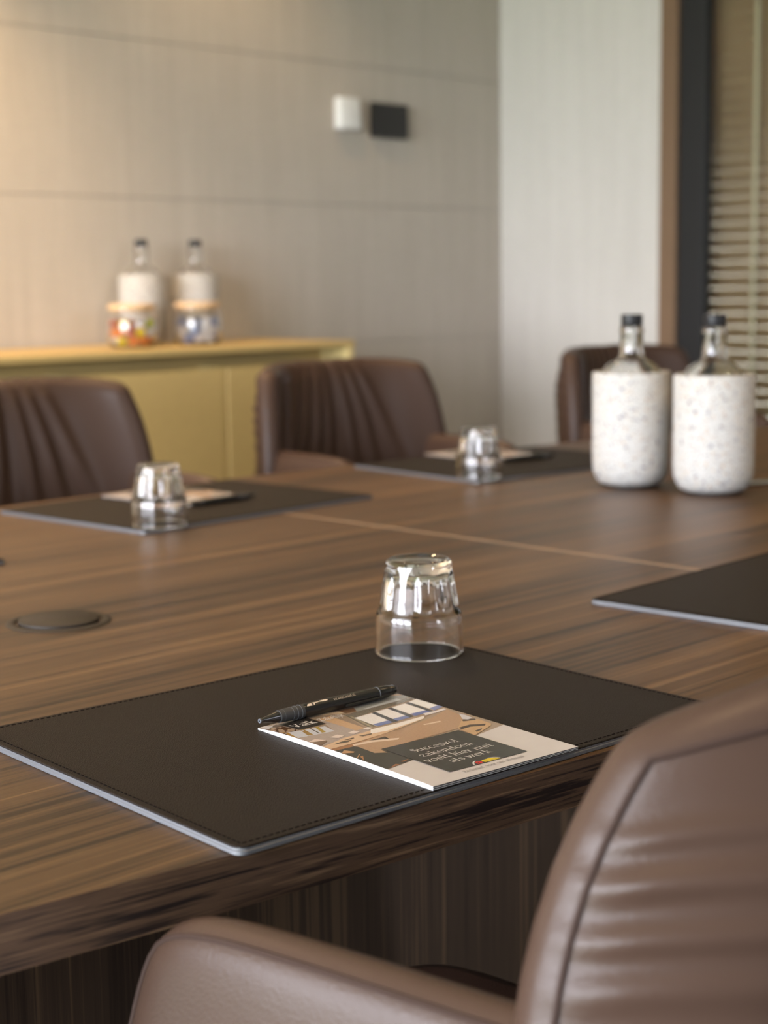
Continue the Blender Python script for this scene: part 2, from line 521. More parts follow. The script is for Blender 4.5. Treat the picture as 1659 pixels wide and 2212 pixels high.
box('head_rail', (-0.03, 0.03, -L, L, 2.40, 2.44), M['blind'], blind, bev=0.003)
for yy in (2.83, 2.15, 1.45, 0.8):
    y = yy-(BY0+BY1)/2
    box('ladder_tape', (-0.031, -0.030, y-0.008, y+0.008, 0.01, 2.41), M['cord'], blind)
# the corridor behind the glazing
XC0, XC1 = WALL_R+T, WALL_R+1.6
tag(box('wall_corridor', (XC1, XC1+0.05, -1, 4.5, -0.1, CEIL), M['wall']), 'dim corridor wall behind the blind', kind='structure')
tag(box('floor_corridor', (XC0, XC1, -1, 4.5, -0.12, 0.0), M['floor']), 'corridor floor behind the blind', kind='structure')
tag(box('ceiling_corridor', (XC0, XC1, -1, 4.5, CEIL, CEIL+0.05), M['ceiling']), 'corridor ceiling behind the blind', kind='structure')
for yy in (-1.05, 4.5): tag(box('wall_corridor_end', (XC0, XC1, yy, yy+0.05, 0, CEIL), M['wall']), 'end wall of the corridor', kind='structure')
for yy in (0.6, 2.4):  # added unseen fill lights, brightening what shows between the slats
    l = bpy.data.lights.new('corridor_fill_light', 'POINT'); l.energy = 22; l.color = (1.0, 0.86, 0.62); l.shadow_soft_size = 0.06
    o = bpy.data.objects.new('corridor_fill_light', l); COL.objects.link(o); o.location = (WALL_R+0.9, yy, CEIL-0.25)

# recessed warm downlights (parts of the ceiling)
ring_bm = bmesh.new(); add_lathe(ring_bm, [(0.034, 0.0), (0.045, -0.004), (0.045, 0.0)], 24, True)
me_ring = bpy.data.meshes.new('downlight_ring'); ring_bm.to_mesh(me_ring); ring_bm.free(); me_ring.materials.append(M['white_plastic'])
len_bm = bmesh.new(); add_lathe(len_bm, [(0.0, -0.001), (0.033, -0.001), (0.033, 0.0)], 20)
me_len = bpy.data.meshes.new('downlight_lens'); len_bm.to_mesh(me_len); len_bm.free(); me_len.materials.append(M['lamp'])
LAMPS = [(0.5, 0.55, 1.0), (1.7, 0.55, 1.0), (2.9, 0.55, 1.0), (0.5, 2.3, 1.0), (1.7, 2.3, 1.0), (2.9, 2.3, 1.0), (1.75, 3.40, 4.4), (3.1, 3.40, 0.5), (0.3, 3.40, 3.2)]
LAMP_W = 36.0
for x, y, s in LAMPS:
    r = bpy.data.objects.new('downlight_ring', me_ring); COL.objects.link(r); r.parent = ceiling; r.location = (x, y, CEIL)
    e = bpy.data.objects.new('lens', me_len); COL.objects.link(e); e.parent = r; e.location = (0, 0, 0)
    l = bpy.data.lights.new('downlight_lamp', 'SPOT'); l.energy = LAMP_W*s; l.color = (1.0, 0.66, 0.36)
    l.spot_size = math.radians(110); l.spot_blend = 0.7; l.shadow_soft_size = 0.035
    o = bpy.data.objects.new('downlight_lamp', l); COL.objects.link(o); o.location = (x, y, CEIL-0.04)

# ================================================================== TABLE
TX, TY, HALF_L = 1.624, 1.472, 1.83
def half_w(x): return 0.798-0.066*x*x
table = empty('conference_table', (TX, TY, 0))
tag(table, 'long walnut conference table with gently bowed edges and vertical grained base', 'table')
def top_half(sign):
    pts = []
    n = 40
    xs = [0.0016+(HALF_L-0.0016)*i/n for i in range(n+1)]
    r = 0.06
    hw = half_w(HALF_L)
    front = [(x, -half_w(x)) for x in xs if x < HALF_L-r]
    front += [(HALF_L-r+r*math.sin(a), -(half_w(HALF_L-r)-r)-r*math.cos(a)) for a in [PI/2*i/6 for i in range(7)]]
    back = [(x, -y) for x, y in front][::-1]
    out = front+back
    if sign < 0: out = [(-x, y) for x, y in out][::-1]
    o = prism('tabletop', out, TABLE_Z-0.036, TABLE_Z, M['wood_top'], table, bev=0.0030, seg=3)
    o.data.materials.append(M['wood_edge']); o.data.materials.append(M['seam_and_highlight'])
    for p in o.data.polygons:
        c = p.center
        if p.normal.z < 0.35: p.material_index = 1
        elif p.normal.z < 0.98: p.material_index = 2  # edge highlight put into the colour of the bevel faces
    return o
top_half(1); top_half(-1)
box('seam_strip', (-0.0016, 0.0016, -half_w(0)+0.002, half_w(0)-0.002, TABLE_Z-0.03, TABLE_Z-0.0002), M['seam_and_highlight'], table)
box('pedestal', (-1.45, 1.45, -0.40, 0.40, 0.06, TABLE_Z-0.037), M['wood_base'], table, bev=0.002)
box('plinth', (-1.40, 1.40, -0.36, 0.36, 0.0, 0.06), M['black_metal'], table)

# flush round cable port in the table top
g = empty('cable_port', (0.926, 1.421, TABLE_Z))
tag(g, 'round black cable port set into the table top', 'cable port')
lathe('rim', [(0.0455, -0.004), (0.0455, 0.0012), (0.0475, 0.0022), (0.0535, 0.0018), (0.0555, 0.0002), (0.0555, -0.002)], M['grommet'], g, 72)
lathe('lid', [(0.0, 0.0052), (0.041, 0.0050), (0.0425, 0.0040), (0.0428, -0.001), (0.030, -0.0012)], M['grommet'], g, 72)
lathe('well', [(0.0, -0.003), (0.0455, -0.003), (0.0455, -0.0005)], M['black_metal'], g, 48)

# ================================================================== CHAIRS
def shell(name, fn, ns, nt, hf, hb, df, db, mat, parent, rimseg=6, smooth_it=1, round_corners=0):
    """closed cushion: fn(s,t)->mid surface point; hf/hb half thickness to the front/back, df/db extra relief"""
    bm = bmesh.new()
    def P(i, j): return fn(i/ns, j/nt)
    F, B, N = [], [], []
    e = 1e-3
    for i in range(ns+1):
        f, b, nn = [], [], []
        for j in range(nt+1):
            s, t = i/ns, j/nt
            p = fn(s, t)
            ds = fn(min(s+e, 1), t)-fn(max(s-e, 0), t)
            dt = fn(s, min(t+e, 1))-fn(s, max(t-e, 0))
            n = dt.cross(ds)
            if n.length < 1e-12: n = Vector((0, 1, 0))
            n.normalize()
            f.append(bm.verts.new(p+n*(hf(s, t)+df(s, t))))
            b.append(bm.verts.new(p-n*(hb(s, t)+db(s, t))))
            nn.append(n)
        F.append(f); B.append(b); N.append(nn)
    for i in range(ns):
        for j in range(nt):
            bm.faces.new((F[i][j], F[i+1][j], F[i+1][j+1], F[i][j+1]))
            bm.faces.new((B[i][j], B[i][j+1], B[i+1][j+1], B[i+1][j]))
    per = [(i, 0) for i in range(ns)]+[(ns, j) for j in range(nt)]+[(i, nt) for i in range(ns, 0, -1)]+[(0, j) for j in range(nt, 0, -1)]
    loops = [[F[i][j] for i, j in per]]
    for k in range(1, rimseg):
        a = PI*k/rimseg
        lp = []
        for q, (i, j) in enumerate(per):
            f, b = F[i][j].co, B[i][j].co
            mid = (f+b)/2; half = (f-b)/2
            i0, j0 = per[q-1]; i1, j1 = per[(q+1) % len(per)]
            tan = (F[i1][j1].co+B[i1][j1].co-F[i0][j0].co-B[i0][j0].co)
            if tan.length < 1e-9: tan = Vector((1, 0, 0))
            out = half.cross(tan)
            out.normalize()
            lp.append(bm.verts.new(mid+half*math.cos(a)+out*half.length*math.sin(a)*0.9))
        loops.append(lp)
    loops.append([B[i][j] for i, j in per])
    m = len(per)
    for a, b in zip(loops[:-1], loops[1:]):
        for q in range(m):
            bm.faces.new((a[q], b[q], b[(q+1) % m], a[(q+1) % m]))
    if round_corners:
        cs = set()
        for i in list(range(0, round_corners))+list(range(ns-round_corners+1, ns+1)):
            for j in range(nt-round_corners, nt+1): cs.add(F[i][j]); cs.add(B[i][j])
        for lp in loops:
            for q, (i, j) in enumerate(per):
                if j >= nt-round_corners and (i < round_corners or i > ns-round_corners): cs.add(lp[q])
        for _ in range(8):
            bmesh.ops.smooth_vert(bm, verts=list(cs), factor=0.5, use_axis_x=True, use_axis_y=True, use_axis_z=True)
    for _ in range(smooth_it):
        bmesh.ops.smooth_vert(bm, verts=bm.verts, factor=0.5, use_axis_x=True, use_axis_y=True, use_axis_z=True)
    back_loop = [B[i][j].co.copy() for i, j in per]
    front_loop = [F[i][j].co.copy() for i, j in per]
    rim = [[v.co.copy() for v in lp] for lp in loops]
    o = from_bm(name, bm, mat, parent, True)
    return o, rim, back_loop, per

# backrest shell: half width, taper, wrap low/high, wrap power, y, recline, corner k/power (x), height, corner k/power (z), recline power, blunting
BACK_NEAR = (0.3044, 0.2216, 0.0325, 0.1529, 3.7747, -0.3058, 0.0177, 0.2786, 3.1592, 0.4193, 0.1340, 4.1254, 0.8981, 0.016)
BACK_FAR = (0.2850, 0.0921, 0.1080, 0.1158, 3.1596, -0.2892, 0.0412, 0.1485, 4.6876, 0.4278, 0.0419, 5.8286, 0.8873, 0.008)
def back_fn(P):
    A, tap, w0, w1, pw, y0, rec, k1, p1, H, k2, p2, rp, bl = P
    def fn(s, t):
        u = 2*s-1
        xs = u*math.sqrt(1-k1*abs(t)**p1)
        zt = t*math.sqrt(1-k2*abs(u)**p2)
        c = (abs(u)*t)**5
        xs *= 1-bl*c; zt *= 1-bl*c
        wrap = w0*(1-t)+w1*t
        return Vector((xs*A*(1-tap*t), y0-rec*t**rp+wrap*abs(xs)**pw, 0.47+H*zt))
    return fn

def gsn(x, w): return math.exp(-(x/w)**2)
def fold_front(s, t):
    u = 2*s-1
    phi = u/(1+1.5*(1-t))
    d = 0
    for p0, w, a in ((0.07, 0.026, .8), (0.18, 0.034, 1.2), (0.31, 0.040, 1.0), (0.45, 0.05, .8), (-0.10, 0.028, .9), (-0.23, 0.036, 1.1), (-0.38, 0.045, .9)):
        d += a*gsn(phi-p0, w)
    fade = min(1, max(0, (t-0.24)/0.40))*min(1, (1.02-t)/0.06)*(0.35+0.65*min(1, (1.15-t)/0.4))
    groove = -0.008*gsn(u, 0.022)
    low = 0.004*gsn(u-0.35-(t-0.1)*1.2, 0.05)*gsn(t-0.12, 0.1) + 0.004*gsn(u+0.3+(t-0.1)*1.0, 0.05)*gsn(t-0.12, 0.1)
    hem = -0.007*gsn(t-0.17, 0.018)+0.003*gsn(t-0.12, 0.05)*math.sin(u*34)
    return 0.0135*d*fade+groove+1.8*low+hem
def fold_back(s, t):
    u = 2*s-1
    e = 1-abs(u)
    d = 0
    for t0, w, a in ((0.55, 0.024, .4), (0.64, 0.020, .7), (0.715, 0.022, .9), (0.775, 0.016, 1.1), (0.842, 0.018, 1.3), (0.898, 0.014, .8)):
        d += a*gsn(t-t0+0.05*e, w)
    top = sum(gsn(u-u0, 0.05) for u0 in (-0.5, -0.25, 0.05, 0.3, 0.55))*math.exp(-(1-t)/0.10)*0.5
    return 0.0078*(d*math.exp(-e/0.38)+top)*min(1, e/0.05+0.1)

def back_hf(s, t):
    u = 2*s-1
    return 0.022+0.016*(1-u**4)*(1-(2*t-1)**4)
def back_hb(s, t):
    u = 2*s-1
    return 0.026+0.016*min(1, (1-abs(u))/0.25)*min(1, (1-t)/0.2)

ARM_X = 0.256
def arm_fn(side):
    def fn(s, t):
        ys = s*math.sqrt(1-0.12*t**3)
        zt = t*math.sqrt(1-0.09*s**8)
        y = -0.25+0.310*ys
        x = ARM_X+0.034*(1-t)**1.3-0.02*max(0, (-0.05-y))*2
        return Vector((side*x, y, 0.43+0.290*zt))
    return fn

def make_chair(P):
    root = empty('conference_chair', (0, 0, 0))
    o, fl, bl, per = shell('backrest', back_fn(P), 80, 112, back_hf, back_hb, fold_front, fold_back, M['leather'], root, 6, 2, 0)
    edge = [Vector(p) for p, (i, j) in zip(bl, per) if j > 0]
    edge = edge[:]
    # start at the lower right corner, run up, over and down
    tube('piping', edge, 0.0022, M['piping'], o, 6)
    zero = lambda s, t: 0.0
    for side in (-1, 1):
        hf = lambda s, t: 0.020+0.010*(1-t**6)
        hb = lambda s, t: 0.020+0.012*(1-t**6)
        a, rim, bl, per = shell('armrest', arm_fn(side), 34, 26, hf, hb, zero, zero, M['leather'], root, 6, 8)
        outer = max((rim[1], rim[-2]), key=lambda q: sum(abs(v.x) for v in q))
        edge = [Vector(v) for v, (i, j) in zip(outer, per) if j == 26 or i == 34]
        tube('piping', edge, 0.0019, M['piping'], a, 6)
    so = prism('seat', [(x, y+0.0) for x, y in rounded_rect(0.50, 0.53, 0.07)], 0.385, 0.475, M['seat_leather'], root, bev=0.028, seg=4)
    tube('piping', [(x, y+0.0, 0.460) for x, y in rounded_rect(0.500, 0.530, 0.07)], 0.0035, M['piping'], so, 6, closed=True)
    lathe('swivel_column', [(0.0, 0.05), (0.03, 0.05), (0.03, 0.25), (0.022, 0.25), (0.022, 0.36), (0.11, 0.37), (0.11, 0.386), (0.0, 0.386)], M['black_metal'], root, 24)
    lg = None
    for q in range(4):
        if lg is None:
            bm = bmesh.new()
            add_tube(bm, [(0.02, 0, 0.075), (0.15, 0, 0.06), (0.30, 0, 0.022)], [0.02, 0.017, 0.012], 10)
            lg = from_bm('leg', bm, M['black_metal'], root, True, 50); o2 = lg
        else:
            o2 = lg.copy(); COL.objects.link(o2); o2.parent = root
        o2.rotation_euler = (0, 0, PI/4+q*PI/2)
        bm = None
        fo = lathe('glide', [(0.0, -0.0), (0.014, 0.0), (0.014, 0.014), (0.0, 0.014)], M['black_metal'], o2, 12)
        fo.location = (0.298, 0, 0.0)
    return root

near_chair, chair = make_chair(BACK_NEAR), make_chair(BACK_FAR)
CHAIRS = [
    ((0.8055, 0.7075), 4.91, 'brown leather armchair in the near foreground, seen from behind'),
    ((1.6529, 2.3901), 181.2, 'wrinkled dark brown leather armchair at the left edge, before the gold sideboard'),
    ((2.5442, 2.4266), 179.5, 'wrinkled brown leather armchair in the middle, right of the sideboard doors'),
    ((3.5233, 2.3500), 179.6, 'brown leather armchair behind the two speckled bottle coolers'),
]
for i, ((x, y), a, lab) in enumerate(CHAIRS):
    o = (near_chair, chair)[i] if i < 2 else copy_tree(chair)
    o.location = (x, y, 0); o.rotation_euler = (0, 0, math.radians(a))
    tag(o, lab, 'chair', 'leather armchairs round the table')

# ================================================================== DESK PADS
PAD_W, PAD_D, PAD_T = 0.487, 0.361, 0.0062
PAD_TOP = TABLE_Z+PAD_T
def make_pad():
    root = empty('desk_pad', (0, 0, TABLE_Z))
    fe = prism('felt_base', rounded_rect(PAD_W, PAD_D, 0.008, 5), 0.0, 0.0036, M['felt'], root, bev=0.0007, seg=1)
    prism('leather_top', rounded_rect(PAD_W-0.0012, PAD_D-0.0012, 0.008, 5), 0.0037, PAD_T, M['pad'], root, bev=0.0010, seg=2)
    # the cut edge of the leather shows its grey core
    bm = bmesh.new()
    o1 = rounded_rect(PAD_W, PAD_D, 0.008, 5)
    lo = [bm.verts.new((x, y, 0.0038)) for x, y in o1]; hi = [bm.verts.new((x, y, 0.0052)) for x, y in o1]
    n = len(o1)
    for i in range(n): bm.faces.new((lo[i], lo[(i+1) % n], hi[(i+1) % n], hi[i]))
    from_bm('edge_band', bm, M['felt'], root, True, 30)
    # stitching round the border
    bm = bmesh.new()
    w, d = PAD_W/2-0.0065, PAD_D/2-0.0065
    for (ax, ay, bx_, by_) in ((-w, -d, w, -d), (w, -d, w, d), (w, d, -w, d), (-w, d, -w, -d)):
        ln = math.hypot(bx_-ax, by_-ay); k = int(ln/0.0052)
        tx, ty = (bx_-ax)/ln, (by_-ay)/ln
        for i in range(k):
            a = (i+0.2)*ln/k; b = a+0.0031
            nx, ny = -ty*0.00045, tx*0.00045
            p = [(ax+tx*a-nx, ay+ty*a-ny), (ax+tx*b-nx, ay+ty*b-ny), (ax+tx*b+nx, ay+ty*b+ny), (ax+tx*a+nx, ay+ty*a+ny)]
            v0 = [bm.verts.new((x, y, PAD_T)) for x, y in p]; v1 = [bm.verts.new((x, y, PAD_T+0.00035)) for x, y in p]
            bm.faces.new(v1)
            for q in range(4): bm.faces.new((v0[q], v0[(q+1) % 4], v1[(q+1) % 4], v1[q]))
    tag(from_bm('stitching', bm, M['stitch'], root, False), kind='stuff')
    return root
pad0 = make_pad()
def corner_to_center(cx, cy, rot, sx, sy):
    a = math.radians(rot)
    lx, ly = -sx*PAD_W/2, -sy*PAD_D/2
    return (cx+lx*math.cos(a)-ly*math.sin(a), cy+lx*math.sin(a)+ly*math.cos(a))
PADS = [
    ((0.8568, 0.8977), -4.0, 'large dark brown leather desk pad in the foreground under the brochure'),
    (corner_to_center(1.3480, 1.8400, 2.6, -1, -1), 2.6, 'dark leather desk pad on the far side before the leftmost chair'),
    (corner_to_center(2.0847, 1.8576, -6.6, -1, -1), -6.6, 'dark leather desk pad on the far side before the middle chair'),
    (corner_to_center(1.3693, 1.0568, 2.2, -1, 1), 2.2, 'dark leather desk pad with a pale edge at the right border, empty'),
    (corner_to_center(1.0860, 1.7800, 2.0, 1, -1), 2.0, 'corner of a desk pad peeking in at the left border'),
]
for i, ((x, y), a, lab) in enumerate(PADS):
    o = pad0 if i == 0 else copy_tree(pad0)
    o.location = (x, y, TABLE_Z); o.rotation_euler = (0, 0, math.radians(a))
    tag(o, lab, 'desk pad', 'leather desk pads on the table')

# ================================================================== LETTERING (stroked, broad nib)
def arc(cx, cy, rx, ry, a0, a1, n=14):
    return [(cx+rx*math.cos(math.radians(a0+(a1-a0)*i/n)), cy+ry*math.sin(math.radians(a0+(a1-a0)*i/n))) for i in range(n+1)]
ARCH = [(.1, .34), (.2, .46), (.3, .49), (.38, .44), (.4, .34), (.4, 0)]
DOT = [(.085, .67), (.125, .67), (.125, .70), (.085, .70), (.085, .67)]
GL = {
 'o': (.5, [arc(.25, .245, .2, .245, 0, 360, 20)]),
 'c': (.45, [arc(.25, .245, .2, .245, 48, 318)]),
 'e': (.47, [arc(.25, .245, .2, .245, 5, 322), [(.06, .27), (.44, .27)]]),
 's': (.40, [[(.35, .41), (.29, .47), (.19, .49), (.09, .44), (.07, .36), (.13, .29), (.27, .22), (.35, .15), (.33, .06), (.22, .0), (.11, .02), (.04, .1)]]),
 'S': (.50, [[(.43, .58), (.36, .67), (.24, .70), (.12, .64), (.09, .53), (.15, .43), (.33, .33), (.43, .22), (.40, .09), (.27, .0), (.13, .03), (.04, .14)]]),
 'u': (.52, [[(0, .49), (.1, .49), (.1, .14), (.16, .02), (.25, .0), (.34, .06), (.4, .17)], [(.3, .49), (.4, .49), (.4, 0), (.5, 0)]]),
 'v': (.46, [[(.03, .49), (.22, 0), (.41, .49)], [(-.03, .49), (.11, .49)], [(.33, .49), (.47, .49)]]),
 'l': (.24, [[(0, .74), (.1, .74), (.1, 0)], [(.0, 0), (.21, 0)]]),
 'z': (.45, [[(.06, .4), (.06, .48), (.38, .48), (.05, .01), (.41, .01), (.41, .1)]]),
 'a': (.46, [[(.08, .38), (.13, .47), (.22, .49), (.31, .45), (.34, .36), (.34, .06), (.39, .0), (.45, .02)], [(.34, .29), (.16, .25), (.06, .17), (.06, .06), (.14, .0), (.25, .03), (.34, .13)]]),
 'k': (.50, [[(0, .74), (.1, .74), (.1, 0)], [(0, 0), (.2, 0)], [(.40, .49), (.12, .21)], [(.19, .28), (.41, 0), (.5, 0)], [(.31, .49), (.47, .49)]]),
 'n': (.52, [[(0, .49), (.1, .49), (.1, 0)], [(0, 0), (.2, 0)], ARCH, [(.3, 0), (.5, 0)]]),
 'h': (.52, [[(0, .74), (.1, .74), (.1, 0)], [(0, 0), (.2, 0)], ARCH, [(.3, 0), (.5, 0)]]),
 'm': (.82, [[(0, .49), (.1, .49), (.1, 0)], [(0, 0), (.2, 0)], ARCH, [(.3, 0), (.5, 0)], [(x+.3, y) for x, y in ARCH], [(.6, 0), (.8, 0)]]),
 'd': (.52, [arc(.23, .24, .19, .24, 0, 360, 18), [(.3, .74), (.4, .74), (.4, 0), (.5, 0)]]),
 't': (.36, [[(.15, .66), (.15, .12), (.18, .02), (.26, .0), (.34, .05)], [(.02, .49), (.32, .49)]]),
 'i': (.23, [[(0, .49), (.1, .49), (.1, 0)], [(0, 0), (.2, 0)], DOT]),
 'j': (.23, [[(0, .49), (.1, .49), (.1, -.12), (.05, -.2), (-.05, -.2)], DOT]),
 'r': (.38, [[(0, .49), (.1, .49), (.1, 0)], [(0, 0), (.22, 0)], [(.1, .31), (.17, .43), (.26, .49), (.35, .46)]]),
 'w': (.68, [[(.03, .49), (.18, 0), (.33, .45), (.48, 0), (.63, .49)], [(-.03, .49), (.11, .49)], [(.55, .49), (.69, .49)]]),
 'x': (.46, [[(.05, .49), (.4, 0)], [(.39, .49), (.05, 0)], [(0, .49), (.14, .49)], [(.3, .49), (.44, .49)], [(0, 0), (.14, 0)], [(.3, 0), (.46, 0)]]),
 'f': (.33, [[(.36, .68), (.29, .74), (.2, .72), (.15, .62), (.15, 0)], [(.03, 0), (.28, 0)], [(.02, .49), (.31, .49)]]),
 'V': (.62, [[(.06, .70), (.31, 0), (.55, .70)], [(-.02, .70), (.17, .70)], [(.45, .70), (.63, .70)]]),
 'Z': (.55, [[(.07, .58), (.07, .69), (.47, .69), (.05, .01), (.5, .01), (.5, .12)]]),
 'E': (.55, [[(.1, .70), (.1, 0)], [(.0, .70), (.46, .70), (.46, .58)], [(.1, .36), (.36, .36)], [(.36, .43), (.36, .29)], [(.0, 0), (.48, 0), (.48, .13)]]),
 ',': (.2, [[(.08, .03), (.12, .03), (.11, -.05), (.05, -.12)]]),
 '.': (.2, [[(.07, .02), (.11, .02), (.11, .05), (.07, .05)]]),
 ' ': (.22, []),
}
def text_quads(txt, nib=0.085, thin=0.030):
    """list of quads in em units; returns quads,total width"""
    quads = []; x = 0.0
    nv = (math.cos(math.radians(20))*nib/2, math.sin(math.radians(20))*nib/2)
    for ch in txt:
        w, strokes = GL[ch]
        for st in strokes:
            for (x0, y0), (x1, y1) in zip(st[:-1], st[1:]):
                x0_, x1_ = x0+x, x1+x
                dx, dy = x1_-x0_, y1-y0
                ln = math.hypot(dx, dy)
                if ln < 1e-6: continue
                q = [(x0_-nv[0], y0-nv[1]), (x0_+nv[0], y0+nv[1]), (x1_+nv[0], y1+nv[1]), (x1_-nv[0], y1-nv[1])]
                quads.append(q)
                ex, ey = dx/ln*thin*0.4, dy/ln*thin*0.4
                px, py = -dy/ln*thin/2, dx/ln*thin/2
                quads.append([(x0_-ex-px, y0-ey-py), (x1_+ex-px, y1+ey-py), (x1_+ex+px, y1+ey+py), (x0_-ex+px, y0-ey+py)])
        x += w+0.045
    return quads, x-0.045

